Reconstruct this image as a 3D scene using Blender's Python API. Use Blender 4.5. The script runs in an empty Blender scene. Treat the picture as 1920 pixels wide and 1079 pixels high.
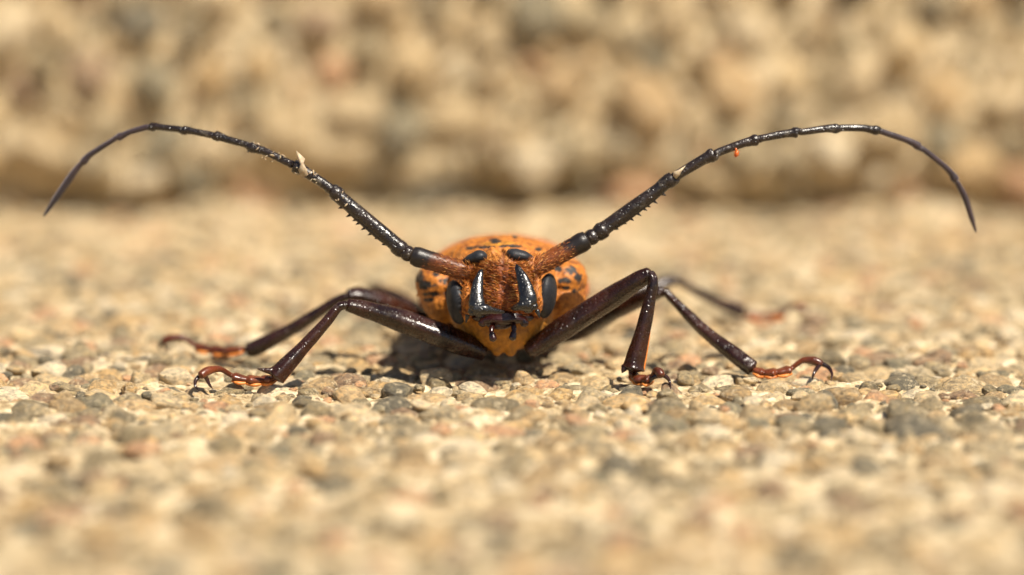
import bpy, bmesh, math, random
import numpy as np
from mathutils import Vector, Matrix, noise

R = math.radians
S = 0.001                       # everything below is measured in millimetres
rng = np.random.default_rng(7)
random.seed(7)
scene = bpy.context.scene
col = scene.collection

# ------------------------------------------------------------------ camera
CAM = Vector((0.0, -350.0, 55.4)); PITCH = R(7.1); LENS = 105.0
FPX = 1920 * LENS / 36.0
cd = bpy.data.cameras.new('camera'); cam = bpy.data.objects.new('camera', cd); col.objects.link(cam)
cam.location = CAM * S
cam.rotation_euler = (math.pi / 2 - PITCH, 0, 0)
cd.lens = LENS; cd.sensor_width = 36.0; cd.clip_start = 0.005; cd.clip_end = 50.0
cd.dof.use_dof = True; cd.dof.focus_distance = 0.3535; cd.dof.aperture_fstop = 10.0
scene.camera = cam

# ------------------------------------------------------------------ sky, sun, exposure
SUN_EL, SUN_AZ = R(55), R(40)   # azimuth: to the right of the direction back to the camera
w = bpy.data.worlds.new('World'); scene.world = w; w.use_nodes = True
nt = w.node_tree; bg = nt.nodes['Background']
sky = nt.nodes.new('ShaderNodeTexSky'); sky.sky_type = 'NISHITA'; sky.sun_disc = False
sky.sun_elevation = SUN_EL
sdir = Vector((math.sin(SUN_AZ) * math.cos(SUN_EL), -math.cos(SUN_AZ) * math.cos(SUN_EL), math.sin(SUN_EL)))
sky.sun_rotation = math.atan2(sdir.x, sdir.y)
nt.links.new(sky.outputs[0], bg.inputs[0]); bg.inputs[1].default_value = 0.055
sl = bpy.data.lights.new('sun', 'SUN'); sl.energy = 5.0; sl.angle = R(0.53); sl.color = (1.0, 0.92, 0.79)
so = bpy.data.objects.new('sun', sl); col.objects.link(so)
so.rotation_euler = (-sdir).to_track_quat('-Z', 'Y').to_euler()
so.location = sdir * 2
scene.view_settings.view_transform = 'Standard'; scene.view_settings.look = 'None'
scene.view_settings.exposure = 0.76; scene.view_settings.gamma = 1.0
scene.cycles.use_denoising = True

# ------------------------------------------------------------------ helpers
def P(px, py, Y):
    """point at depth Y (mm) that lies on the sight line of a photograph pixel"""
    f = Vector((0, math.cos(PITCH), -math.sin(PITCH))); u = Vector((0, math.sin(PITCH), math.cos(PITCH)))
    d = f * FPX + Vector((1, 0, 0)) * (px - 960) + u * (539.5 - py)
    return CAM + d * ((Y - CAM.y) / d.y)
def G(px, py, Z=0.0):
    """point at height Z on the sight line"""
    f = Vector((0, math.cos(PITCH), -math.sin(PITCH))); u = Vector((0, math.sin(PITCH), math.cos(PITCH)))
    d = f * FPX + Vector((1, 0, 0)) * (px - 960) + u * (539.5 - py)
    return CAM + d * ((Z - CAM.z) / d.z)
def proj(p):
    v = p - CAM
    z = v.y * math.cos(PITCH) - v.z * math.sin(PITCH)
    return 960 + FPX * v.x / z, 539.5 - FPX * (v.y * math.sin(PITCH) + v.z * math.cos(PITCH)) / z, z
def px2mm(n, Y=2.0):
    return n * (Y + 357.0) / FPX

def link(name, me, mat, parent=None, smooth=True):
    o = bpy.data.objects.new(name, me); col.objects.link(o)
    if mat and not me.materials: me.materials.append(mat)
    if smooth: me.polygons.foreach_set('use_smooth', [True] * len(me.polygons))
    if parent: o.parent = parent
    return o
def mesh_np(name, V, F):
    me = bpy.data.meshes.new(name)
    me.from_pydata([tuple(v) for v in V], [], F); me.update()
    return me
def tag(o, label=None, cat=None, group=None, kind=None):
    if label: o['label'] = label
    if cat: o['category'] = cat
    if group: o['group'] = group
    if kind: o['kind'] = kind
    return o

class MB:
    """collects closed shapes in mm; build() links ONE mesh object, optionally fused into a single skin"""
    def __init__(s): s.v = []; s.f = []
    def add(s, V, F):
        b = len(s.v); s.v += [Vector(v) for v in V]; s.f += [tuple(i + b for i in f) for f in F]; return s
    def ell(s, c, r, rot=None, seg=20, rings=12):
        V = []; F = []
        M = rot.to_matrix() if rot else Matrix.Identity(3)
        c = Vector(c); rx, ry, rz = r
        V.append(c + M @ Vector((0, 0, rz)))
        for i in range(1, rings):
            a = math.pi * i / rings
            for j in range(seg):
                b = 2 * math.pi * j / seg
                V.append(c + M @ Vector((rx * math.sin(a) * math.cos(b), ry * math.sin(a) * math.sin(b), rz * math.cos(a))))
        V.append(c + M @ Vector((0, 0, -rz)))
        for j in range(seg): F.append((0, 1 + j, 1 + (j + 1) % seg))
        for i in range(rings - 2):
            for j in range(seg):
                a = 1 + i * seg + j; b = 1 + i * seg + (j + 1) % seg
                F.append((a, a + seg, b + seg, b))
        e = len(V) - 1; k = 1 + (rings - 2) * seg
        for j in range(seg): F.append((k + j, e, k + (j + 1) % seg))
        return s.add(V, F)
    def tube(s, pts, rad, n=14, sub=5, ref=Vector((0, 1, 0)), flat=1.0, ridge=0.0):
        """smooth tapered limb through pts; rad = list of radii (in the picture plane) or (a, b) pairs"""
        pts = [Vector(p) for p in pts]
        rad = [r if isinstance(r, tuple) else (r, r * flat) for r in rad]
        C = []; A = []
        m = len(pts)
        for i in range(m - 1):
            p0 = pts[max(i - 1, 0)]; p1 = pts[i]; p2 = pts[i + 1]; p3 = pts[min(i + 2, m - 1)]
            for k in range(sub):
                t = k / sub
                q = 0.5 * ((2 * p1) + (p2 - p0) * t + (2 * p0 - 5 * p1 + 4 * p2 - p3) * t * t + (3 * p1 - p0 - 3 * p2 + p3) * t ** 3)
                e = t * t * (3 - 2 * t)
                C.append(q); A.append(tuple(rad[i][h] * (1 - e) + rad[i + 1][h] * e for h in (0, 1)))
        C.append(pts[-1]); A.append(rad[-1])
        V = []; F = []
        for i, c in enumerate(C):
            t = (C[min(i + 1, len(C) - 1)] - C[max(i - 1, 0)]).normalized()
            x = t.cross(ref)
            if x.length < 1e-4: x = t.cross(Vector((0, 0, 1)))
            x.normalize(); y = x.cross(t).normalized()
            for j in range(n):
                a = 2 * math.pi * j / n
                k = 1 + ridge * math.cos(4 * a + 0.6); V.append(c + x * (A[i][0] * math.cos(a) * k) + y * (A[i][1] * math.sin(a) * k))
        L = len(C)
        for i in range(L - 1):
            for j in range(n):
                F.append((i * n + j, i * n + (j + 1) % n, (i + 1) * n + (j + 1) % n, (i + 1) * n + j))
        V.append(C[0] - (C[1] - C[0]).normalized() * A[0][0] * 0.4); V.append(C[-1] + (C[-1] - C[-2]).normalized() * A[-1][0] * 0.4)
        a, b = len(V) - 2, len(V) - 1
        for j in range(n):
            F.append((a, (j + 1) % n, j)); F.append((b, (L - 1) * n + j, (L - 1) * n + (j + 1) % n))
        return s.add(V, F)
    def spike(s, base, tip, r, n=7):
        base = Vector(base); tip = Vector(tip)
        return s.tube([base, base.lerp(tip, 0.5), tip], [r, r * 0.6, r * 0.06], n=n, sub=2)
    def build(s, name, mat, parent=None, fuse=None, smooth=4, paint=None, shape=None):
        me = mesh_np(name, s.v, s.f)
        if fuse:
            t = bpy.data.objects.new('tmp', me); col.objects.link(t)
            m = t.modifiers.new('r', 'REMESH'); m.mode = 'VOXEL'; m.voxel_size = fuse
            if smooth:
                q = t.modifiers.new('s', 'SMOOTH'); q.factor = 0.5; q.iterations = smooth
            dg = bpy.context.evaluated_depsgraph_get()
            me2 = bpy.data.meshes.new_from_object(t.evaluated_get(dg))
            bpy.data.objects.remove(t); bpy.data.meshes.remove(me); me = me2; me.name = name
        if shape:
            pairs = [(v.co.copy(), v.normal.copy()) for v in me.vertices]
            me.vertices.foreach_set('co', [c for p, n in pairs for c in shape(p, n)]); me.update()
        if paint:
            at = me.color_attributes.new('tint', 'FLOAT_COLOR', 'POINT')
            buf = []
            for v in me.vertices: buf += list(paint(v.co, v.normal)) + [1.0]
            at.data.foreach_set('color', buf)
        me.transform(Matrix.Scale(S, 4)); me.update()
        return link(name, me, mat, parent)

# ------------------------------------------------------------------ materials
def mat(name):
    m = bpy.data.materials.new(name); m.use_nodes = True
    n = m.node_tree; return m, n, n.nodes['Principled BSDF']
def N(n, t, **kw):
    x = n.nodes.new(t)
    for k, v in kw.items(): setattr(x, k, v)
    return x
def noise_tex(n, scale, detail=3, rough=0.6, vec=None):
    x = N(n, 'ShaderNodeTexNoise'); x.inputs['Scale'].default_value = scale
    x.inputs['Detail'].default_value = detail; x.inputs['Roughness'].default_value = rough
    if vec: n.links.new(vec, x.inputs['Vector'])
    return x
def ramp(n, fac, stops, interp='LINEAR'):
    r = N(n, 'ShaderNodeValToRGB'); r.color_ramp.interpolation = interp
    e = r.color_ramp.elements
    while len(e) < len(stops): e.new(0.5)
    for k, (p, c) in enumerate(stops):
        e[k].position = p; e[k].color = (c[0], c[1], c[2], 1) if not isinstance(c, float) else (c, c, c, 1)
    n.links.new(fac, r.inputs[0]); return r
def mix(n, a, b, fac, mode='MIX'):
    x = N(n, 'ShaderNodeMix', data_type='RGBA', blend_type=mode)
    for sock, v in ((x.inputs[0], fac), (x.inputs[6], a), (x.inputs[7], b)):
        if hasattr(v, 'is_linked') or isinstance(v, bpy.types.NodeSocket): n.links.new(v, sock)
        elif isinstance(v, (int, float)): sock.default_value = v
        else: sock.default_value = (v[0], v[1], v[2], 1)
    return x.outputs[2]
def bump(n, b, h, dist, strength=1.0):
    x = N(n, 'ShaderNodeBump'); x.inputs['Strength'].default_value = strength; x.inputs['Distance'].default_value = dist
    n.links.new(h, x.inputs['Height']); n.links.new(x.outputs[0], b.inputs['Normal']); return x

def chitin(name, c0, c1, rough=0.28, pits=0.00003, scale=2600, coat=0.0, sheen=0.0, dust=0.0):
    m, n, b = mat(name)
    g = N(n, 'ShaderNodeNewGeometry').outputs['Position']
    a = noise_tex(n, 330, 4, 0.6, g)
    c = ramp(n, a.outputs[0], [(0.35, c0), (0.65, c1)]).outputs[0]
    if dust:
        d = noise_tex(n, 900, 5, 0.7, g)
        f = ramp(n, d.outputs[0], [(0.56, 0.0), (0.72, float(dust))]).outputs[0]
        c = mix(n, c, (0.32, 0.27, 0.2), f)
    n.links.new(c, b.inputs['Base Color'])
    b.inputs['Roughness'].default_value = rough
    r = ramp(n, noise_tex(n, 1300, 3, 0.6, g).outputs[0], [(0.3, rough * 0.7), (0.7, min(1, rough * 1.5))])
    n.links.new(r.outputs[0], b.inputs['Roughness'])
    v = N(n, 'ShaderNodeTexVoronoi'); v.inputs['Scale'].default_value = scale; n.links.new(g, v.inputs['Vector'])
    h = ramp(n, v.outputs['Distance'], [(0.1, 0.0), (0.35, 1.0)])
    rel = N(n, 'ShaderNodeMath', operation='MULTIPLY_ADD'); rel.inputs[1].default_value = 2.2
    n.links.new(noise_tex(n, 800, 4, 0.65, g).outputs[0], rel.inputs[0]); n.links.new(h.outputs[0], rel.inputs[2])
    bump(n, b, rel.outputs[0], pits, 0.8)
    b.inputs['Coat Weight'].default_value = coat; b.inputs['Coat Roughness'].default_value = 0.12
    if sheen:
        b.inputs['Sheen Weight'].default_value = sheen; b.inputs['Sheen Tint'].default_value = (0.75, 0.7, 0.85, 1)
    return m
M_LEG = chitin('leg_chitin', (0.009, 0.0028, 0.0017), (0.034, 0.0095, 0.0045), 0.24, 0.00009, 2000, 0.1, dust=0.14)
M_TARSUS = chitin('tarsus_chitin', (0.055, 0.011, 0.004), (0.15, 0.034, 0.009), 0.28, 0.00003, 2600, 0.1)
M_ANT = chitin('antenna_chitin', (0.009, 0.006, 0.005), (0.022, 0.012, 0.008), 0.26, 0.00012, 2300, 0.1, dust=0.3)
M_ANT2 = chitin('antenna_tip_chitin', (0.014, 0.007, 0.008), (0.035, 0.017, 0.018), 0.42, 0.00002, 3000, 0.0, sheen=0.35)
M_MAND = chitin('mandible_chitin', (0.004, 0.0035, 0.004), (0.008, 0.007, 0.006), 0.25, 0.00007, 2200, 0.2)
M_MAND.node_tree.nodes['Principled BSDF'].inputs['Specular IOR Level'].default_value = 0.65
M_MOUTH = chitin('mouthpart_chitin', (0.010, 0.002, 0.002), (0.035, 0.006, 0.003), 0.2, 0.00003, 1800, 0.2)
M_CLAW = chitin('claw_chitin', (0.012, 0.004, 0.003), (0.035, 0.010, 0.006), 0.15, 0.00001, 2000, 0.3)
M_EYE = chitin('compound_eye', (0.011, 0.012, 0.015), (0.021, 0.022, 0.026), 0.45, 0.00005, 7000, 0.0)
M_EYE.node_tree.nodes['Principled BSDF'].inputs['Specular IOR Level'].default_value = 0.3

def tinted(name, rough=0.6, hairy=0.00006):
    m, n, b = mat(name)
    g = N(n, 'ShaderNodeNewGeometry').outputs['Position']
    at = N(n, 'ShaderNodeAttribute'); at.attribute_name = 'tint'
    a = noise_tex(n, 1500, 4, 0.7, g)
    f = ramp(n, a.outputs[0], [(0.3, (0.55, 0.5, 0.45)), (0.7, (1.25, 1.25, 1.25))]).outputs[0]
    c = mix(n, at.outputs['Color'], f, 1.0, 'MULTIPLY')
    n.links.new(c, b.inputs['Base Color'])
    b.inputs['Roughness'].default_value = rough
    b.inputs['Sheen Weight'].default_value = 0.1; b.inputs['Sheen Roughness'].default_value = 0.4
    b.inputs['Sheen Tint'].default_value = (1.0, 0.6, 0.3, 1)
    h = noise_tex(n, 3800, 3, 0.7, g)
    bump(n, b, h.outputs[0], hairy, 0.9)
    return m
M_BODY = tinted('orange_pubescence')
M_SCAPE = tinted('scape_cuticle', 0.38, 0.00004)
def simple(name, c0, c1, rough, scale=800, trans=0.0):
    m, n, b = mat(name)
    g = N(n, 'ShaderNodeNewGeometry').outputs['Position']
    c = ramp(n, noise_tex(n, scale, 3, 0.6, g).outputs[0], [(0.35, c0), (0.65, c1)]).outputs[0]
    n.links.new(c, b.inputs['Base Color']); b.inputs['Roughness'].default_value = rough
    if trans: b.inputs['Subsurface Weight'].default_value = trans; b.inputs['Subsurface Radius'].default_value = (0.0006, 0.0003, 0.0001)
    return m
M_HAIR, _n, _b = mat('orange_hair')
_c = ramp(_n, N(_n, 'ShaderNodeNewGeometry').outputs['Random Per Island'], [(0.0, (0.07, 0.014, 0.003)), (0.5, (0.30, 0.070, 0.008)), (0.8, (0.50, 0.16, 0.020)), (1.0, (0.75, 0.40, 0.11))])
_n.links.new(_c.outputs[0], _b.inputs['Base Color']); _b.inputs['Roughness'].default_value = 0.32
M_PAD = simple('orange_pad', (0.50, 0.13, 0.02), (0.75, 0.26, 0.05), 0.5, 1200)
M_FLAKE = simple('dry_flake', (0.30, 0.215, 0.12), (0.52, 0.41, 0.27), 0.6, 1500, 0.3)
M_MITE = simple('amber', (0.40, 0.07, 0.01), (0.60, 0.14, 0.02), 0.2, 1500, 0.3)

def pebble_mat():
    m, n, b = mat('pebble')
    geo = N(n, 'ShaderNodeNewGeometry'); oi = N(n, 'ShaderNodeObjectInfo')
    ad = N(n, 'ShaderNodeMath', operation='ADD'); n.links.new(geo.outputs['Random Per Island'], ad.inputs[0]); n.links.new(oi.outputs['Random'], ad.inputs[1])
    fr = N(n, 'ShaderNodeMath', operation='FRACT'); n.links.new(ad.outputs[0], fr.inputs[0])
    pal = [(0.44, 0.325, 0.18), (0.25, 0.195, 0.11), (0.52, 0.355, 0.175), (0.36, 0.25, 0.13), (0.60, 0.48, 0.31), (0.20, 0.16, 0.095),
           (0.45, 0.30, 0.14), (0.50, 0.285, 0.155), (0.30, 0.235, 0.14), (0.57, 0.42, 0.23), (0.14, 0.122, 0.085), (0.40, 0.315, 0.19),
           (0.27, 0.175, 0.105), (0.66, 0.55, 0.38), (0.32, 0.25, 0.145), (0.50, 0.345, 0.18), (0.215, 0.185, 0.12), (0.52, 0.40, 0.24)]
    base = ramp(n, fr.outputs[0], [(i / len(pal), c) for i, c in enumerate(pal)], 'CONSTANT').outputs[0]
    pos = N(n, 'ShaderNodeVectorMath', operation='ADD'); n.links.new(geo.outputs['Position'], pos.inputs[0]); n.links.new(fr.outputs[0], pos.inputs[1])
    mp = N(n, 'ShaderNodeMapping'); mp.inputs['Scale'].default_value = (1, 1, 2.2); mp.inputs['Rotation'].default_value = (0.3, 0.2, 0.5)
    n.links.new(pos.outputs[0], mp.inputs[0])
    a = noise_tex(n, 1000, 7, 0.8, mp.outputs[0])
    f = ramp(n, a.outputs[0], [(0.36, (0.30, 0.29, 0.27)), (0.5, (0.95, 0.95, 0.95)), (0.63, (1.7, 1.55, 1.25))]).outputs[0]
    c = mix(n, base, f, 0.95, 'MULTIPLY')
    d = noise_tex(n, 1100, 6, 0.85, pos.outputs[0])                      # cement film and grains left on the stones
    ff = ramp(n, d.outputs[0], [(0.54, 0.0), (0.60, 0.75)]).outputs[0]
    c = mix(n, c, (0.68, 0.55, 0.35), ff)
    e = noise_tex(n, 3400, 3, 0.7, pos.outputs[0])
    fe = ramp(n, e.outputs[0], [(0.62, 0.0), (0.68, 0.75)]).outputs[0]
    c = mix(n, c, (0.05, 0.045, 0.03), fe)
    n.links.new(c, b.inputs['Base Color'])
    rr = ramp(n, a.outputs[0], [(0.3, 0.26), (0.7, 0.55)]); n.links.new(rr.outputs[0], b.inputs['Roughness'])
    bump(n, b, a.outputs[0], 0.0007, 0.9)
    return m
def cement_mat():
    m, n, b = mat('cement')
    g = N(n, 'ShaderNodeNewGeometry').outputs['Position']
    a = noise_tex(n, 420, 6, 0.75, g)
    c = ramp(n, a.outputs[0], [(0.36, (0.28, 0.185, 0.085)), (0.48, (0.60, 0.46, 0.26)), (0.62, (0.84, 0.71, 0.49))]).outputs[0]
    v = N(n, 'ShaderNodeTexVoronoi'); v.inputs['Scale'].default_value = 1500; n.links.new(g, v.inputs['Vector'])
    c2 = ramp(n, v.outputs['Color'], [(0.2, (0.7, 0.66, 0.6)), (0.8, (1.1, 1.1, 1.1))]).outputs[0]
    c = mix(n, c, c2, 0.7, 'MULTIPLY')
    n.links.new(c, b.inputs['Base Color']); b.inputs['Roughness'].default_value = 0.8
    bump(n, b, a.outputs[0], 0.0013, 0.9)
    return m
M_PEB = pebble_mat(); M_CEM = cement_mat()

# ------------------------------------------------------------------ ground and step: exposed aggregate
RISER_Y = 208.0
def grid_mesh(name, xs, ys, fn):
    nx, ny = len(xs), len(ys)
    V = [fn(x, y) for y in ys for x in xs]
    F = [(j * nx + i, j * nx + i + 1, (j + 1) * nx + i + 1, (j + 1) * nx + i) for j in range(ny - 1) for i in range(nx - 1)]
    return V, F
def graded(lo, a, b, hi, fine, coarse):
    return list(np.arange(lo, a, coarse)) + list(np.arange(a, b, fine)) + list(np.arange(b, hi + coarse * 0.5, coarse))

def heap(x, y):
    if y < RISER_Y - 22: return 0.0
    t = min(1.0, (y - RISER_Y + 22) / 26.0); t = t * t * (3 - 2 * t)
    return t * max(0.0, 0.2 + 5.5 * noise.noise(Vector((x * 0.045, 11.3, 0))) + 3.0 * noise.noise(Vector((x * 0.13, y * 0.1, 2.0))))
def cement_h(x, y):
    v = Vector((x, y, 0))
    return heap(x, y) + 0.8 * noise.noise(v * 0.13) + 0.55 * noise.noise(v * 0.42) + 0.3 * noise.noise(v * 1.2)
V, F = grid_mesh('paving', graded(-330, -90, 90, 330, 0.55, 3.0), graded(-330, -45, 75, 226, 0.55, 1.6), lambda x, y: (x, y, -0.85 + cement_h(x, y)))
b0 = len(V)
V += [(-3000, -3000, -3.2), (3000, -3000, -3.2), (3000, 228, -3.2), (-3000, 228, -3.2)]; F.append((b0, b0 + 1, b0 + 2, b0 + 3))
me = mesh_np('paving', V, F); me.transform(Matrix.Scale(S, 4))
paving = tag(link('paving', me, M_CEM), 'sunlit exposed-aggregate concrete paving under the beetle', kind='structure')

# the riser of the step behind, undercut along its foot
def riser_y(x, z):
    lip = 9.5 + 6.5 * noise.noise(Vector((x * 0.035, 3.1, 0))) + 3.0 * noise.noise(Vector((x * 0.11, 7.7, 0))); lip = max(2.0, lip)
    t = min(1.0, max(0.0, z / lip)); t = t ** 0.8
    return RISER_Y + (8.0 + 6.0 * noise.noise(Vector((x * 0.06, 1.3, 0)))) * (1 - t)
def riser_p(x, z):
    return (x, riser_y(x, z) - 0.9 * noise.noise(Vector((x, z, 9)) * 0.14) - 0.35 * noise.noise(Vector((x, z, 4)) * 0.6), z)
zs = list(np.arange(-4, 12, 0.7)) + list(np.arange(12, 50, 1.2)) + list(np.arange(50, 161, 5.0))
V, F = grid_mesh('step', graded(-330, -125, 125, 330, 1.2, 5.0), zs, riser_p)
nx = len(graded(-330, -125, 125, 330, 1.2, 5.0)); top = len(V) - nx
for i in range(nx):                     # rounded nosing, then the tread
    x = V[top + i][0]; V.append((x, RISER_Y + 3, zs[-1] + 3)); 
for i in range(nx):
    x = V[top + i][0]; V.append((x, RISER_Y + 330, zs[-1] + 3))
for k in range(2):
    for i in range(nx - 1):
        a = top + k * nx + i; F.append((a, a + 1, a + nx + 1, a + nx))
b0 = len(V)
for sx in (-1, 1):                      # plain ends running on to both sides
    x0, x1 = sx * 330, sx * 3000; b0 = len(V)
    V += [(x0, RISER_Y + 1, -4), (x1, RISER_Y + 1, -4), (x1, RISER_Y + 1, 163), (x0, RISER_Y + 1, 163), (x1, RISER_Y + 330, 163), (x0, RISER_Y + 330, 163)]
    q = [(b0, b0 + 1, b0 + 2, b0 + 3), (b0 + 3, b0 + 2, b0 + 4, b0 + 5)]
    F += q if sx > 0 else [tuple(reversed(t)) for t in q]
me = mesh_np('step', V, F); me.transform(Matrix.Scale(S, 4))
step = tag(link('step', me, M_CEM), 'pebbly concrete step riser rising behind the beetle', kind='structure')

# pebble shapes
def pebble_shape(k, sub):
    bm = bmesh.new(); bmesh.ops.create_icosphere(bm, subdivisions=sub, radius=1.0)
    o = Vector((k * 13.7, k * 3.1, k * 7.9)); rr = random.Random(k)
    planes = [(Vector((rr.gauss(0, 1), rr.gauss(0, 1), rr.gauss(0.3, 0.8))).normalized(), rr.uniform(0.55, 0.88)) for _ in range(7)]
    for v in bm.verts:
        d = v.co.normalized()
        s = 1 + 0.34 * noise.noise(d * 0.9 + o) + 0.16 * noise.noise(d * 2.2 + o) + 0.05 * noise.noise(d * 5 + o)
        q = d * s
        for pn, pl in planes:           # broken and worn flat faces
            e = q.dot(pn)
            if e > pl: q = q - pn * ((e - pl) * 0.8)
        for ax in range(0):
            lim = 0.80 + 0.18 * ((k * 37 + ax * 11) % 7) / 7
            if abs(q[ax]) > lim: q[ax] = math.copysign(lim + (abs(q[ax]) - lim) * 0.35, q[ax])
        v.co = q
    bm.verts.ensure_lookup_table()
    V = np.array([v.co[:] for v in bm.verts]); Fc = np.array([[v.index for v in f.verts] for f in bm.faces])
    bm.free(); return V, Fc
NS = 14
LIB = {sub: [pebble_shape(k, sub) for k in range(NS)] for sub in (2, 3)}
LIBME = []
for k in range(NS):
    me = mesh_np('pebble', LIB[3][k][0], LIB[3][k][1].tolist()); me.materials.append(M_PEB)
    me.polygons.foreach_set('use_smooth', [True] * len(me.polygons)); LIBME.append(me)

def scatter(area, sizes, packing):
    """dart throwing, large stones first: (u, v, r)"""
    (u0, u1, v0, v1) = area; cell = 4.0; H = {}; out = []
    for r, cnt, box in sizes:
        (a0, a1, c0, c1) = box or area
        n = int(cnt * (a1 - a0) * (c1 - c0) / 1000.0)
        us = rng.uniform(a0, a1, n); vs = rng.uniform(c0, c1, n); rs = r * rng.uniform(0.85, 1.15, n)
        for u, v, q in zip(us.tolist(), vs.tolist(), rs.tolist()):
            ci, cj = int(u // cell), int(v // cell); ok = True
            for i in (-2, -1, 0, 1, 2):
                for j in (-2, -1, 0, 1, 2):
                    for (x, y, s) in H.get((ci + i, cj + j), ()):
                        if (x - u) ** 2 + (y - v) ** 2 < ((s + q) * packing) ** 2: ok = False; break
                    if not ok: break
                if not ok: break
            if ok: H.setdefault((ci, cj), []).append((u, v, q)); out.append((u, v, q))
    return out
def stones(recs, parent, nobj, score, fine):
    """recs: (centre, radii, rotation matrix). The best-seen ones are objects, the rest one mesh."""
    sc = sorted(range(len(recs)), key=lambda i: -score(recs[i]))
    single = set(i for i in sc[:nobj] if score(recs[i]) > 0)
    VV = []; FF = []; base = 0
    for i, (c, r, M) in enumerate(recs):
        k = i % NS
        if i in single:
            o = bpy.data.objects.new('pebble', LIBME[k]); col.objects.link(o); o.parent = parent
            o.matrix_local = Matrix.Translation(c * S) @ M.to_4x4() @ Matrix.Diagonal((r[0] * S, r[1] * S, r[2] * S, 1))
        else:
            V, Fc = LIB[3 if fine(c) else 2][k]
            A = np.array((M @ Matrix.Diagonal(r)).transposed())
            VV.append((V @ A + np.array(c[:])) * S); FF.append(Fc + base); base += len(V)
    VV = np.concatenate(VV); FF = np.concatenate(FF)
    me = bpy.data.meshes.new('pebbles')
    me.vertices.add(len(VV)); me.vertices.foreach_set('co', VV.ravel())
    me.loops.add(FF.size); me.loops.foreach_set('vertex_index', FF.ravel().astype(np.int32))
    me.polygons.add(len(FF)); me.polygons.foreach_set('loop_start', np.arange(0, FF.size, 3, dtype=np.int32))
    me.polygons.foreach_set('loop_total', np.full(len(FF), 3, dtype=np.int32))
    me.update(calc_edges=True); me.validate()
    o = link('pebble_mass', me, M_PEB, parent); o['kind'] = 'stuff'
    return o

VIEW = (-120, 120, -125, 215)
FOC = (-72, 72, -40, 60)
full = (-325, 325, -320, 215)
fl = scatter(full, [(3.2, 6, None), (2.5, 26, None), (2.0, 80, None), (1.5, 150, VIEW), (1.1, 220, VIEW), (0.75, 300, FOC), (0.42, 700, FOC)], 0.83)
FEET = [G(515, 712), G(474, 722), G(385, 730), G(1190, 700), G(1210, 718), G(1240, 728), G(1413, 697), G(1448, 708), G(1545, 713),
        G(441, 660), G(377, 655), G(303, 658), G(1400, 596), G(1510, 592)]
recs = []
for (x, y, q) in fl:
    rx, ry = q * random.uniform(0.92, 1.3), q * random.uniform(0.85, 1.1)
    rz = q * random.uniform(0.5, 0.72)
    top = random.gauss(0.12, 0.38) if q > 1.4 else random.gauss(-0.2, 0.32)
    if q < 0.75: top = -0.85 + cement_h(x, y) + q * 0.55
    top = min(top, 1.0) + heap(x, y)
    for f in FEET:
        if (f.x - x) ** 2 + (f.y - y) ** 2 < (q + 2.0) ** 2: top = min(top, -0.02)
    # beneath the low belly
    M = (Matrix.Rotation(random.uniform(0, 6.28), 3, 'Z') @ Matrix.Rotation(random.gauss(0, 0.16), 3, 'X') @ Matrix.Rotation(random.gauss(0, 0.16), 3, 'Y'))
    recs.append((Vector((x, y, top - rz * 0.9)), (rx, ry, rz), M))
def seen(c, r, margin=0):
    u, v, z = proj(c)
    if not (-margin < u < 1920 + margin and -margin < v < 1079 + margin): return 0.0
    return r * FPX / z
def fscore(rec):
    c, r, M = rec
    d = seen(c, 2 * r[0])
    blur = FPX * (LENS / 10.0) * abs(c.y - 0.0) / (357.0 * max(1, 357 + c.y))
    return d / (1 + (blur / 22) ** 2) if d > 10 else 0.0
stones(recs, paving, 300, fscore, lambda c: abs(c.x) < 75 and -25 < c.y < 40)

rz_ = scatter((-325, 325, 0.5, 158), [(5.0, 9, None), (4.2, 14, None), (3.4, 24, None), (2.6, 50, None), (1.8, 120, (-125, 125, 0.5, 60)), (1.3, 160, (-125, 125, 0.5, 60))], 0.9)
recs = []
for (x, z, q) in rz_:
    y = riser_y(x, z); e = 0.4
    n = Vector((0, -1, 0)); dy = (riser_y(x, z + e) - riser_y(x, z - e)) / (2 * e)
    n = Vector((0, -1, dy)).normalized()
    rx, ry = q * random.uniform(0.9, 1.3), q * random.uniform(0.85, 1.15); rzz = q * random.uniform(0.6, 0.85)
    out_ = random.gauss(2.0, 0.9) if q > 2.5 else random.gauss(0.6, 0.6)
    M = n.to_track_quat('Z', 'Y').to_matrix() @ Matrix.Rotation(random.uniform(0, 6.28), 3, 'Z') @ Matrix.Rotation(random.gauss(0, 0.2), 3, 'X')
    recs.append((Vector((x, y, z)) + n * (out_ - rzz * 0.6), (rx, ry, rzz), M))
stones(recs, step, 300, lambda rec: seen(rec[0], 2 * rec[1][0]), lambda c: False)

# ------------------------------------------------------------------ the beetle
beetle = bpy.data.objects.new('longhorn_beetle', None); col.objects.link(beetle)
tag(beetle, 'orange and black longhorn beetle with upturned jaws facing out on the pebbly paving', 'beetle')
beetle.empty_display_size = 0.005

ORANGE = (0.46, 0.155, 0.015); RUST = (0.17, 0.042, 0.007); YEL = (0.42, 0.18, 0.011); PINK = (0.48, 0.135, 0.024); BLK = (0.012, 0.010, 0.009)
def lerp3(a, b, t): return tuple(a[i] * (1 - t) + b[i] * t for i in range(3))
def sm(a, b, x):
    t = min(1, max(0, (x - a) / (b - a))); return t * t * (3 - 2 * t)
BLACKS = [(800, 535, 20, 9), (786, 520, 9, 16), (812, 552, 18, 6), (832, 528, 10, 7), (840, 552, 10, 8),
          (818, 515, 8, 5), (806, 562, 12, 5), (1078, 545, 10, 5), (1072, 508, 14, 10), (1084, 520, 8, 14), (1058, 527, 16, 6), (1046, 505, 8, 6), (1062, 540, 8, 5),
          (930, 452, 12, 5), (955, 462, 26, 3), (912, 464, 22, 3), (965, 445, 7, 4), (880, 466, 10, 4), (1010, 468, 9, 4)]
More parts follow.
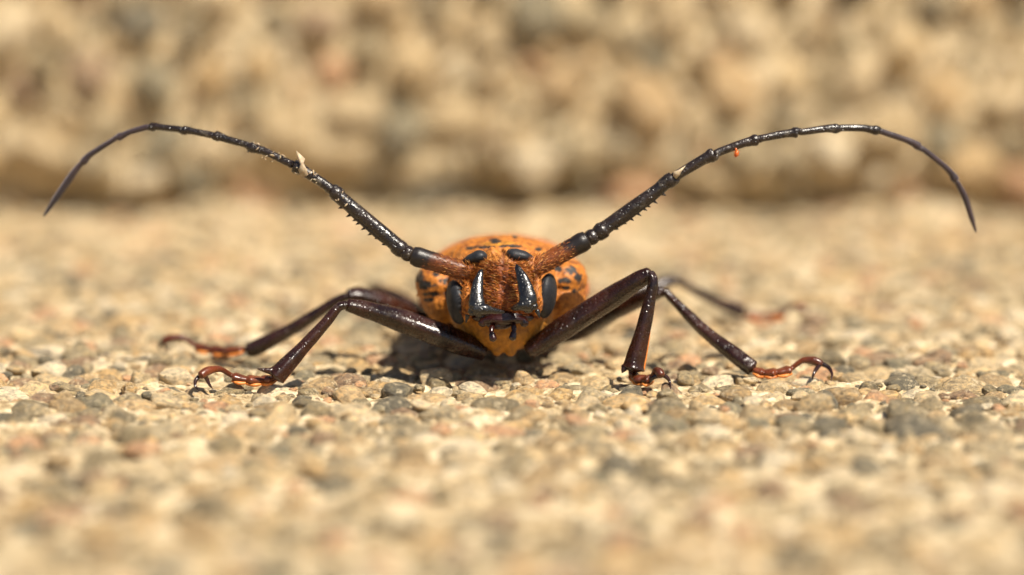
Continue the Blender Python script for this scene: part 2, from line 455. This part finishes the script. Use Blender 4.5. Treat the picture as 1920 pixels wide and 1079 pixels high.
def body_paint(p, n):
    u, v, z = proj(p)
    a = noise.noise(p * 0.6); b_ = noise.noise(p * 2.3)
    c = lerp3(ORANGE, RUST, 0.8 * sm(0.0, 0.55, a + 0.8 * b_))
    if p.y > 20: c = lerp3(c, PINK, 0.6)
    if v > 600 or p.y > 9 and v > 555: c = lerp3(c, YEL, 0.8 * sm(555, 620, v))
    if p.y < 7.5 and 470 < v < 600 and 890 < u < 990:           # face: rust between the jaws, paler brow
        c = lerp3((0.26, 0.065, 0.009), (0.48, 0.18, 0.026), 1 - sm(485, 505, v))
        c = lerp3(c, (0.10, 0.022, 0.006), 0.85 * math.exp(-((u - 944) / 5.0) ** 2))
    if p.y > 7:
        k = 0.0
        for (x, y, rx, ry) in BLACKS:
            k = max(k, 1.25 - ((u - x) / rx) ** 2 - ((v - y) / ry) ** 2 + 0.9 * b_ + 0.5 * a)
        c = lerp3(c, BLK, sm(0.15, 0.7, k))
        c = lerp3(c, YEL, 0.8 * sm(0.2, 0.8, 1.1 - ((u - 935) / 40) ** 2 - ((v - 457) / 7) ** 2 + 0.6 * b_) * (1 - sm(0.15, 0.7, k)))
    return c
b = MB()
hc = P(943, 545, 6.8)
b.ell(hc, (4.75, 4.6, 4.3), seg=32, rings=20)                               # head
b.ell(P(943, 510, 4.6), (3.1, 2.4, 2.3), seg=24)                            # brow
b.ell(P(943, 556, 4.1), (3.7, 2.2, 2.5), seg=24)                            # face shield
for px, py in ((882, 506), (998, 499)): b.ell(P(px, py, 5.0), (1.45, 1.9, 1.35))   # antennal sockets
for px, py in ((922, 478), (950, 476)): b.ell(P(px, py, 5.4), (0.75, 1.5, 0.95))   # brow ridges
for px, py in ((876, 566), (1007, 556)): b.ell(P(px, py, 4.3), (0.85, 1.9, 2.5))    # cheeks
b.ell(P(942, 530, 11.5), (6.6, 5.0, 5.2), seg=28)                          # neck
b.ell(P(941, 531, 17.0), (9.5, 7.6, 5.9), seg=36, rings=20)                 # pronotum
b.ell(P(938, 480, 15.0), (6.2, 5.5, 2.3), seg=24)
for px, py in ((822, 530), (1058, 522)): b.ell(P(px, py, 14.5), (2.9, 4.0, 2.5))   # swollen pronotum sides
for px, py in ((838, 560), (1052, 556)): b.ell(P(px, py, 14.5), (3.1, 4.0, 3.1), seg=24)
b.ell(P(941, 585, 11.5), (6.3, 5.6, 4.9), seg=28)                           # breast
b.ell(P(943, 620, 8.8), (3.9, 3.2, 2.6), seg=24)
for px in (932, 956): b.ell(P(px, 652, 7.4), (0.8, 1.0, 1.05))              # front hip knobs
b.tube([P(806, 545, 14.5), P(792, 550, 14.4), P(780, 556, 14.2)], [1.1, 0.6, 0.12], n=10)    # side spines of the pronotum
b.tube([P(1074, 535, 14.5), P(1088, 538, 14.4), P(1097, 541, 14.2)], [1.1, 0.6, 0.12], n=10)
b.ell(Vector((-1.1, 29, 8.0)), (9.4, 12, 5.6), seg=32); b.ell(Vector((-1.1, 44, 6.4)), (7.6, 15, 4.0), seg=32)   # hind body
for s_ in (-1, 1):
    for Y_, z_ in ((11.5, 4.6), (24, 4.2), (34, 4.2)): b.ell(Vector((-1.1 + s_ * 2.6, Y_, z_)), (1.7, 1.6, 1.6))    # hips
def body_shape(p, n):
    k = 0.16 * noise.noise(p * 0.9) + 0.10 * noise.noise(p * 2.4)
    u, v, z = proj(p)
    if p.y < 6 and 470 < v < 600: k -= 0.28 * math.exp(-((u - 944) / 4.0) ** 2)    # midline groove
    return p + n * k
body = b.build('body', M_BODY, beetle, fuse=0.19, smooth=7, paint=body_paint, shape=body_shape)

# wing cases
def elytron(side):
    V = []; F = []; nu, nv = 22, 40
    for j in range(nv + 1):
        t = j / nv; Y_ = 21.5 + 42 * t
        wdt = 10.5 * (1 - 0.12 * t) * min(1, (1 - t) / 0.22 + 1e-3) ** 0.45 * (0.82 + 0.18 * sm(0, 0.12, t))
        zc = 8.2 - 2.0 * t
        hgt = (7.2 - 2.4 * t) * min(1, (1 - t) / 0.35 + 1e-3) ** 0.5 * (0.86 + 0.14 * sm(0, 0.12, t))
        for i in range(nu + 1):
            a = (math.pi / 2 + 0.25) * i / nu
            r = 0.03 * noise.noise(Vector((i * 0.3, j * 0.25, side * 5)))
            V.append(Vector((-1.1 + side * (0.06 + wdt * math.sin(a) * (1 + r)), Y_, zc + hgt * (max(0, math.cos(a)) ** 0.85 if a < math.pi / 2 else -math.sin(a - math.pi / 2) * 1.1) * (1 + r))))
    for j in range(nv):
        for i in range(nu):
            a = j * (nu + 1) + i; q = (a, a + 1, a + nu + 2, a + nu + 1); F.append(q if side < 0 else tuple(reversed(q)))
    m = MB(); m.add(V, F)
    def pt(p, n):
        a = noise.noise(p * 0.35); c = lerp3((0.40, 0.10, 0.016), (0.50, 0.155, 0.036), sm(-0.3, 0.4, a))
        return lerp3(c, (0.05, 0.03, 0.02), 0.8 * sm(0.33, 0.45, noise.noise(p * 0.5 + Vector((5, 2, 1)))))
    o = m.build('wing_case', M_BODY, beetle, paint=pt)
    sd = o.modifiers.new('thick', 'SOLIDIFY'); sd.thickness = 0.35 * S; sd.offset = -1
    return o
for s_ in (-1, 1): elytron(s_)

# eyes: two lobes on each side
def lobe(px, py, Y_, r, rot):
    m = MB(); m.ell(P(px, py, Y_), r, rot, seg=28, rings=18); return m.build('eye', M_EYE, beetle)
from mathutils import Euler
lobe(856, 567, 5.2, (1.12, 2.1, 2.7), Euler((0, R(-8), R(16))))
lobe(1025, 555, 5.2, (1.12, 2.1, 2.75), Euler((0, R(7), R(-16))))
for pts in ([(868, 491, 4.4, 4), (884, 485, 4.0, 9), (898, 481, 3.9, 12), (907, 481, 4.2, 9)], [(955, 473, 4.3, 7.5), (966, 478, 3.9, 12), (981, 480, 3.9, 10), (999, 484, 4.4, 4)]):
    m = MB(); m.tube([P(x, y, Y_) for x, y, Y_, r in pts], [px2mm(r) for *_, r in pts], n=20, sub=6, flat=1.5); m.build('eye', M_EYE, beetle, fuse=0.1, smooth=3)

# jaws: upright horn, broad heel and a cutting toe, each one skin
def jaw(horn, toe, heel, pin):
    m = MB()
    m.tube([P(x, y, Y_) for x, y, Y_, r in horn], [px2mm(r * 1.1) for *_, r in horn], n=20, sub=6, flat=0.6)
    m.tube([P(x, y, Y_) for x, y, Y_, r in toe], [px2mm(r) for *_, r in toe], n=14, sub=5, flat=1.1)
    for x, y, Y_, r in heel: m.ell(P(x, y, Y_), (px2mm(r),) * 3, seg=14, rings=10)
    m.spike(P(*pin[0]), P(*pin[1]), 0.34, n=10)
    return m.build('mandible', M_MAND, beetle, fuse=0.085, smooth=3)
jaw([(904, 505, 1.1, 1.8), (900.5, 515, 0.7, 5.8), (896, 533, 0.1, 9.5), (894, 552, -0.55, 11.5), (894, 570, -1.1, 14), (895, 580, -1.2, 13)],
    [(890, 580, -1.2, 12), (908, 580, -1.3, 10.5), (926, 583, -0.9, 6.2), (945, 585.5, -0.2, 2.8)],
    [(886, 584, 0.9, 9), (898, 586, 0.4, 10)], ((877, 591, 2.0), (873, 608, 1.9)))
jaw([(967.5, 496, 1.1, 1.8), (972, 506, 0.7, 6.2), (980, 524, 0.1, 10.5), (986, 543, -0.55, 13.2), (989.5, 558, -1.1, 15), (990, 570, -1.2, 14.5)],
    [(993, 572, -1.2, 12.5), (980, 573, -1.3, 10), (970, 576, -0.9, 6.8), (960, 579, -0.2, 3.0)],
    [(1001, 574, 0.9, 8), (990, 577, 0.4, 11)], ((1007, 582, 1.8), (1013, 599, 1.5)))

# mouthparts under the jaws
m = MB()
m.tube([P(902, 603, 3.0), P(920, 600, 2.4), P(943, 601, 2.2), P(966, 599, 2.4), P(985, 601, 3.0)], [0.38, 0.5, 0.5, 0.5, 0.38], n=10)
m.tube([P(915, 609, 3.0), P(930, 612, 2.6), P(945, 612, 2.6), P(957, 609, 3.0)], [0.3, 0.4, 0.4, 0.3], n=10)
for x in (905, 983): m.ell(P(x, 606, 2.8), (0.55, 0.5, 0.5))
m.ell(P(943, 595, 4.2), (3.8, 1.2, 0.95), seg=24)
m.ell(P(943, 589, 3.0), (2.4, 1.0, 0.5), seg=20)
m.build('mouthparts', M_MOUTH, beetle, fuse=0.11, smooth=2)
def palp(p):
    m = MB()
    q = [P(*a) for a in p]
    m.tube([q[0], q[0].lerp(q[1], 0.5), q[1]], [0.3, 0.36, 0.27], n=12)
    m.tube([q[1], q[1].lerp(q[2], 0.35), q[1].lerp(q[2], 0.8), q[2]], [0.24, 0.42, 0.47, 0.25], n=12)
    m.build('palp', M_MOUTH, beetle, fuse=0.09, smooth=2)
palp([(923, 611, 2.4), (921, 622, 1.6), (926, 640, 1.2)])
palp([(963, 608, 2.4), (964, 621, 1.6), (960, 638, 1.2)])

# antennae
V3 = Vector
def antenna(nodes, rads, scape_base, scape_tip, side):
    """scape (the antenna's own mesh) with its ten outer segments as children"""
    m = MB()
    p0, p1 = P(*scape_base), P(*scape_tip)
    q = lambda t: p0.lerp(p1, t)
    m.tube([q(-0.08), q(0.1), q(0.4), q(0.7), q(0.88), q(0.97), q(1.0)], [0.95, 1.08, 1.12, 1.16, 1.24, 1.12, 0.92], n=20, sub=5)
    L = (p1 - p0).length; ax = (p1 - p0).normalized()
    def pt(p, n):
        t = (p - p0).dot(ax) / L + 0.10 * noise.noise(p * 1.7) - 0.10 * n.z
        return lerp3((0.15, 0.040, 0.008), (0.009, 0.006, 0.005), sm(0.50, 0.74, t))
    o = m.build('antenna', M_SCAPE, beetle, paint=pt)
    pts = [P(*a) for a in nodes]; M_ = len(pts)
    def cr(i, t):
        a = pts[max(i - 1, 0)]; b_ = pts[i]; c = pts[i + 1]; d = pts[min(i + 2, M_ - 1)]
        return 0.5 * ((2 * b_) + (c - a) * t + (2 * a - 5 * b_ + 4 * c - d) * t * t + (3 * b_ - a - 3 * c + d) * t ** 3)
    m = MB(); m.ell(p1.lerp(pts[0], 0.5), (0.98, 0.98, 0.98), seg=16); m.build('antenna_segment', M_ANT, o)
    for i in range(M_ - 1):
        m = MB(); r = rads[i]; last = i == M_ - 2
        lam = cr if i > 0 else (lambda i_, t: pts[0].lerp(pts[1], t))
        if last: ts, rs = [0, 0.06, 0.3, 0.6, 0.85, 1.0], [0.7, 0.95, 1.15, 1.0, 0.6, 0.12]
        elif i == 0: ts, rs = [0, 0.04, 0.09, 0.16, 0.5, 0.78, 0.88, 0.94, 0.985, 1.0], [1.0, 1.14, 1.16, 1.0, 1.0, 0.9, 1.0, 1.12, 1.0, 0.85]
        else: ts, rs = [0, 0.05, 0.12, 0.6, 0.80, 0.92, 0.98, 1.0], [0.85, 0.95, 0.9, 0.92, 1.05, 1.30, 1.15, 0.8]
        rs = [k * random.uniform(0.94, 1.06) for k in rs]
        m.tube([lam(i, t) + V3((random.gauss(0, 0.03), random.gauss(0, 0.03), random.gauss(0, 0.03))) for t in ts], [r * k for k in rs], n=16, sub=4)
        if i == 0:
            d = (pts[1] - pts[0]).normalized(); dn = Vector((d.z * side, 0, -d.x * side)); dn = dn if dn.z < 0 else -dn; dn.normalize()
            for t, h in ((0.20, 0.35), (0.30, 0.4), (0.38, 0.75), (0.47, 0.85), (0.55, 0.7), (0.60, 0.55), (0.68, 0.8), (0.80, 0.5)):
                c = pts[0].lerp(pts[1], t)
                m.spike(c + dn * r * 0.8, c + dn * (r + h * 0.62) + d * 0.3 + Vector((0, -0.15, 0)), 0.26)
            m.tube([pts[0].lerp(pts[1], t) + dn * r * (0.72) + Vector((0, -0.2, 0)) for t in (0.14, 0.35, 0.6, 0.85)], [0.15, 0.34, 0.3, 0.12], n=8)
        m.build('antenna_segment', M_ANT if i < 6 else M_ANT2, o)
    return o
antenna([(757, 472, 5.2), (623, 357, 6.5), (550, 310, 7.5), (468, 274, 9), (402, 255, 10.5), (342, 244, 11.5), (281, 239, 12.5), (220, 259, 14), (153, 307, 15.5), (81, 407, 17)],
        [0.88, 0.66, 0.54, 0.48, 0.45, 0.43, 0.40, 0.37, 0.38], (874, 509, 4.2), (772, 479, 4.8), -1)
antenna([(1117, 441, 5.2), (1264, 333, 6.0), (1339, 290, 6.6), (1421, 262, 7.5), (1496, 248, 8.5), (1572, 241, 10), (1648, 246, 11), (1725, 277, 12.5), (1794, 340, 14), (1831, 438, 15.5)],
        [0.88, 0.68, 0.56, 0.51, 0.48, 0.46, 0.41, 0.39, 0.34], (1003, 503, 4.2), (1102, 449, 4.8), 1)

# legs
def leg(femur, tibia, tarsus, claws, pads=True, fringe=False, spur=None, fr=None, tr=None, sc=1.0):
    m = MB()
    m.tube(femur, fr, n=24, sub=6, ridge=0.07)
    o = m.build('leg', M_LEG, beetle)
    t = MB(); t.tube(tibia, tr, n=24, sub=6, ridge=0.09)
    if spur: t.spike(spur[0], spur[1], 0.5)
    t.build('tibia', M_LEG, o)
    if fringe:                          # orange felt along the inner edge of the shank
        g = MB(); a, b_ = tibia[-3], tibia[-1]; dn = (b_ - a).normalized(); ou = V3((-dn.z, 0, dn.x)); ou = ou if ou.z < 0 or ou.x * (1 if b_.x < 0 else -1) > 0 else -ou
        g.tube([a + ou * tr[-3] * 0.93, a.lerp(b_, 0.5) + ou * (tr[-3] + tr[-1]) * 0.46, b_ + ou * tr[-1] * 0.9], [0.1, 0.2, 0.26], n=8)
        g.build('felt_fringe', M_PAD, o)
    s_ = MB()
    k = len(tarsus)
    for i in range(k - 2):              # lobed joints
        a, b_ = tarsus[i], tarsus[i + 1]; w_ = (0.55, 0.60, 0.56, 0.5)[min(i, 3)] * sc
        s_.tube([a, a.lerp(b_, 0.35), a.lerp(b_, 0.8), b_], [w_ * 0.62, w_ * 0.8, w_, w_ * 0.6], n=12, flat=1.9)
    q = tarsus[k - 2:]
    mid = q[0].lerp(q[1], 0.5) + Vector((0, 0, 0.85 * sc))
    s_.tube([q[0], q[0].lerp(mid, 0.6) + Vector((0, 0, 0.2)), mid, mid.lerp(q[1], 0.6) + Vector((0, 0, 0.2)), q[1]], [0.30 * sc, 0.33 * sc, 0.42 * sc, 0.55 * sc, 0.5 * sc], n=12)
    s_.build('tarsus', M_TARSUS, o, fuse=0.12, smooth=2)
    if pads:
        for i in range(k - 2):
            pd = MB(); a, b_ = tarsus[i], tarsus[i + 1]; dz = Vector((0, -0.1, -0.50 * sc))
            pd.tube([a + dz * 0.7, a.lerp(b_, 0.5) + dz, b_ + dz * 0.9], [(0.20, 0.6), (0.30, 1.0 * sc), (0.22, 0.6)], n=10)
            pd.build('tarsal_pad', M_PAD, o)
    for c in claws:
        cm = MB(); a, b_ = c[0], c[-1]
        cm.tube(c, [0.30 * sc, 0.26 * sc, 0.17 * sc, 0.03][:len(c)] if len(c) == 4 else [0.3 * sc, 0.2 * sc, 0.03], n=9)
        cm.build('claw', M_CLAW, o)
    return o
V3 = Vector
def P2(px, py, Y): return P(px, py, 1.42 * Y + 1.5)
# front leg, stretched out with the foot turned outward
knee = P2(641, 572, 1.5)
leg([V3((-3.3, 7.6, 2.9)), P2(850, 638, 3.9), P2(760, 604, 3.6), P2(690, 582, 2.2), P2(651, 572, 1.5)], [P2(650, 572, 1.3), P2(634, 577, 1.0), P2(612, 604, 0.6), P2(575, 645, 0.0), P2(532, 691, -1.0), P2(517, 706, -1.2)],
    [G(516, 708, 0.75), G(492, 713, 0.62), G(462, 712, 0.75), G(436, 706, 1.1), G(376, 705, 1.75)],
    [[G(378, 703, 1.75), G(368, 712, 1.25), G(366, 724, 0.6), G(374, 734, 0.0)], [G(384, 704, 1.75), G(388, 712, 1.2), G(393, 722, 0.6), G(399, 730, 0.1)]],
    fr=[1.0, 1.45, 1.35, 1.0, 0.72], tr=[0.45, 0.52, 0.6, 0.72, 0.98, 1.15], fringe=True, spur=(P2(512, 697, -1.3), P2(482, 692, -1.6)))
# front leg, drawn in with the foot towards the open paving
leg([V3((2.0, 7.6, 3.1)), P2(1060, 613, 3.9), P2(1140, 562, 3.4), P2(1195, 527, 2.0), P2(1219, 513, 1.5)], [P2(1219, 512, 1.3), P2(1224, 524, 1.0), P2(1222, 545, 0.8), P2(1208, 610, 0.5), P2(1191, 675, 0.3), P2(1187, 692, 0.2)],
    [G(1187, 699, 0.9), G(1192, 708, 0.7), G(1207, 713, 0.72), G(1222, 710, 1.0), G(1240, 706, 1.55)],
    [[G(1236, 705, 1.5), G(1226, 708, 1.3), G(1219, 715, 0.8), G(1215, 723, 0.2)], [G(1243, 704, 1.5), G(1250, 708, 1.25), G(1256, 717, 0.7), G(1258, 730, 0.0)]],
    fr=[1.0, 1.35, 1.3, 1.05, 0.8], tr=[0.45, 0.55, 0.6, 0.82, 1.1, 1.3], fringe=True, spur=(P2(1172, 688, 0.2), P2(1166, 700, -0.2)))
# middle legs
leg([V3((-4.0, 21, 3.3)), P2(800, 610, 17.5), P2(720, 572, 15), P2(675, 556, 14), P2(652, 556, 13.5)], [P2(650, 556, 13.3), P2(625, 568, 13.4), P2(560, 610, 14), P2(485, 650, 14.6), P2(464, 656, 14.8)],
    [G(455, 655, 1.2), G(425, 658, 0.75), G(398, 655, 0.75), G(368, 650, 0.95), G(306, 641, 1.6)],
    [[G(308, 640, 1.6), G(301, 645, 1.2), G(299, 653, 0.6), G(302, 660, 0.0)], [G(312, 640, 1.6), G(308, 647, 1.1), G(312, 654, 0.5), G(316, 659, 0.0)]],
    fr=[1.2, 1.4, 1.3, 1.1, 0.8], tr=[0.5, 0.55, 0.72, 0.95, 0.8])
leg([V3((2.0, 21, 3.3)), P2(1080, 622, 17.5), P2(1160, 580, 13), P2(1215, 556, 10.5), P2(1241, 546, 9.2)], [P2(1247, 546, 9), P2(1262, 562, 8.6), P2(1320, 620, 6.6), P2(1386, 672, 4.3), P2(1411, 691, 3.6)],
    [G(1412, 694, 0.95), G(1432, 699, 0.65), G(1456, 699, 0.7), G(1482, 693, 1.0), G(1540, 684, 1.7)],
    [[G(1538, 683, 1.75), G(1531, 692, 1.3), G(1525, 703, 0.7), G(1523, 714, 0.0)], [G(1542, 683, 1.75), G(1554, 690, 1.35), G(1560, 702, 0.7), G(1558, 715, 0.0)]],
    fr=[1.2, 1.2, 1.05, 0.9, 0.7], tr=[0.45, 0.5, 0.72, 0.92, 0.9])
# hind legs
leg([V3((-4.0, 32, 3.3)), P2(800, 588, 33), P2(745, 560, 36), P2(712, 545, 38), P2(699, 540, 39)], [P(698, 541, 57), P(702, 551, 58), P(711, 571, 59.5), P(718, 582, 60)],
    [G(720, 586, 0.9), G(724, 588, 0.65), G(729, 588, 0.65), G(734, 586, 0.9), G(744, 580, 1.4)],
    [[G(744, 580, 1.4), G(748, 584, 0.8), G(748, 590, 0.0)], [G(742, 580, 1.4), G(740, 585, 0.8), G(739, 590, 0.0)]],
    fr=[1.2, 1.1, 1.0, 0.85, 0.65], tr=[0.5, 0.55, 0.7, 0.7])
leg([V3((2.0, 32, 3.3)), P2(1120, 585, 33), P2(1190, 555, 34), P2(1240, 533, 35), P2(1264, 525, 35.5)], [P2(1268, 525, 35.6), P2(1284, 535, 36), P2(1335, 562, 38), P2(1386, 583, 39.6), P2(1394, 586, 39.8)],
    [G(1400, 589, 1.0), G(1424, 593, 0.65), G(1448, 592, 0.7), G(1470, 588, 0.95), G(1508, 582, 1.6)],
    [[G(1508, 582, 1.6), G(1514, 586, 1.0), G(1514, 592, 0.1)], [G(1505, 582, 1.6), G(1506, 588, 1.0), G(1503, 593, 0.1)]],
    fr=[1.2, 1.1, 1.0, 0.9, 0.75], tr=[0.5, 0.5, 0.62, 0.85, 0.75])

# hair: fine orange bristles on face, cheeks and antenna bases (far too many to count)
HV = []; HF = []
def bristle(root, d, L, r, curl):
    n0 = len(HV); d = d.normalized(); x = d.cross(V3((0.3, 1, 0.2))).normalized(); y = d.cross(x)
    for k, t in enumerate((0, 0.5)):
        c = root + d * (L * t) + curl * (L * t * t)
        for j in range(3):
            a = 2.094 * j; HV.append(c + (x * math.cos(a) + y * math.sin(a)) * r * (1 - 0.45 * t))
    HV.append(root + d * L + curl * L)
    for j in range(3):
        k = (j + 1) % 3
        HF.append((n0 + j, n0 + k, n0 + 3 + k, n0 + 3 + j)); HF.append((n0 + 3 + j, n0 + 3 + k, n0 + 6))
me = body.data
cand = []
for v in me.vertices:
    p = v.co / S
    if p.y > 9.5 or v.normal.y > 0.2: continue
    u, vv, z = proj(p)
    if (868 if vv > 520 else 850) < u < (1013 if vv > 512 else 1034) and 474 < vv < 600: cand.append((p.copy(), v.normal.copy(), u, vv))
candi = [c for c in cand if 900 < c[2] < 988 and c[3] > 492]
for i in range(5200):
    p, n, u, vv = random.choice(candi if i < 2400 else cand)
    side = -1 if u + random.gauss(0, 5) < 944 else 1
    jit = V3((random.gauss(0, 0.16), random.gauss(0, 0.16), random.gauss(0, 0.16)))
    inner = 900 < u < 985 and vv > 492
    if inner:
        d = V3((side * 0.9, -0.45, 0.55 if side < 0 else 0.22)) + jit * 1.3; L = random.uniform(0.8, 1.7)
        curl = V3((0, 0.25, -0.15))
    else:
        if vv < 488 and random.random() < 0.7: continue
        d = V3((side * 0.3, -0.45, 0.8)) + n * 0.2 + jit; L = random.uniform(0.5, 1.1); curl = V3((side * 0.15, 0.1, 0.05))
    bristle(p - n * 0.05, d, L, random.uniform(0.03, 0.048), curl)
for base, tip, side in (((874, 509, 4.2), (772, 479, 4.8), -1), ((1003, 503, 4.2), (1102, 449, 4.8), 1)):
    p0, p1 = P(*base), P(*tip); ax = (p1 - p0).normalized(); e1 = ax.cross(V3((0, 1, 0))).normalized(); e2 = ax.cross(e1)
    for i in range(800):
        t = random.uniform(-0.02, 0.7) ; a = random.uniform(0, 6.283)
        if t > 0.5 and random.random() < 0.6: continue
        o_ = e1 * math.cos(a) + e2 * math.sin(a)
        bristle(p0.lerp(p1, t) + o_ * 1.02, o_ * 0.35 + ax * 0.9 + V3((random.gauss(0, .1), random.gauss(0, .1), random.gauss(0, .1))), random.uniform(0.4, 0.85), 0.032, o_ * -0.05)
m = MB(); m.v = HV; m.f = HF
hair = m.build('hair', M_HAIR, body); hair['kind'] = 'stuff'

# ------------------------------------------------------------------ bits clinging to the beetle
def flake(name, pts, label, cat='flake'):
    c = [P(*p) for p in pts]; m = MB()
    k = len(c); mid = sum(c, V3()) / k
    th = V3((0, -0.10, 0)); V = [q for q in c] + [mid + V3((0, -0.25, 0.05))] + [q - th for q in c] + [mid + V3((0, -0.13, 0))]
    F = [(i, (i + 1) % k, k) for i in range(k)] + [(k + 1 + (i + 1) % k, k + 1 + i, 2 * k + 1) for i in range(k)] + [(i, k + 1 + i, k + 1 + (i + 1) % k, (i + 1) % k) for i in range(k)]
    m.add(V, F); o = m.build(name, M_FLAKE); return tag(o, label, cat)
flake('dry_flake', [(555, 282, 6.6), (563, 290, 6.4), (572, 298, 6.2), (569, 306, 6.2), (574, 316, 6.1), (578, 328, 6.0), (566, 334, 6.0), (560, 322, 6.2), (563, 308, 6.3), (558, 296, 6.6)],
      'torn pale papery flake standing up from a joint of the dusty antenna')
flake('dry_flake', [(1263, 322, 5.0), (1270, 320, 5.0), (1277, 316, 5.0), (1286, 311, 5.1), (1279, 320, 4.9), (1274, 330, 4.9), (1267, 336, 4.9), (1262, 330, 5.0)],
      'small pale flake stuck at a joint of the antenna that carries the mite')
m = MB()
for k in range(45):                     # powdery crust on the middle of that antenna
    t = random.random() ** 0.8; i_ = random.choice((0, 0, 1, 1, 2))
    q0, q1 = [((600, 341, 6.2), (552, 312, 7.2)), ((548, 309, 7.2), (470, 275, 8.8)), ((660, 389, 5.6), (604, 343, 6.2))][i_]
    c = P(*q0).lerp(P(*q1), t); an = random.uniform(0, 6.28); rr_ = 0.62
    c = c + V3((math.cos(an) * 0.35, -abs(math.sin(an)) * rr_, (0.55 if math.cos(an) > 0 else -0.6) * abs(math.cos(an))))
    m.ell(c, (random.uniform(0.08, 0.34), random.uniform(0.04, 0.08), random.uniform(0.05, 0.13)), Euler((random.random() * 3, random.random() * 3, 0)), seg=6, rings=4)
dust = m.build('dust', M_FLAKE, beetle); dust['kind'] = 'stuff'
m = MB(); c = P(1381, 289, 6.6); m.ell(c, (0.27, 0.3, 0.42), Euler((0, R(15), 0)), seg=12, rings=8); m.tube([c + V3((0, 0, 0.25)), c + V3((-0.12, 0, 0.7))], [0.16, 0.12], n=8, sub=2)
for s_ in (-1, 1):
    for a in (-0.2, 0.05, 0.25): m.spike(c + V3((s_ * 0.2, -0.1, a)), c + V3((s_ * 0.42, -0.3, a + 0.1)), 0.04, n=5)
tag(m.build('mite', M_MITE), 'tiny reddish mite hanging under the antenna', 'mite')
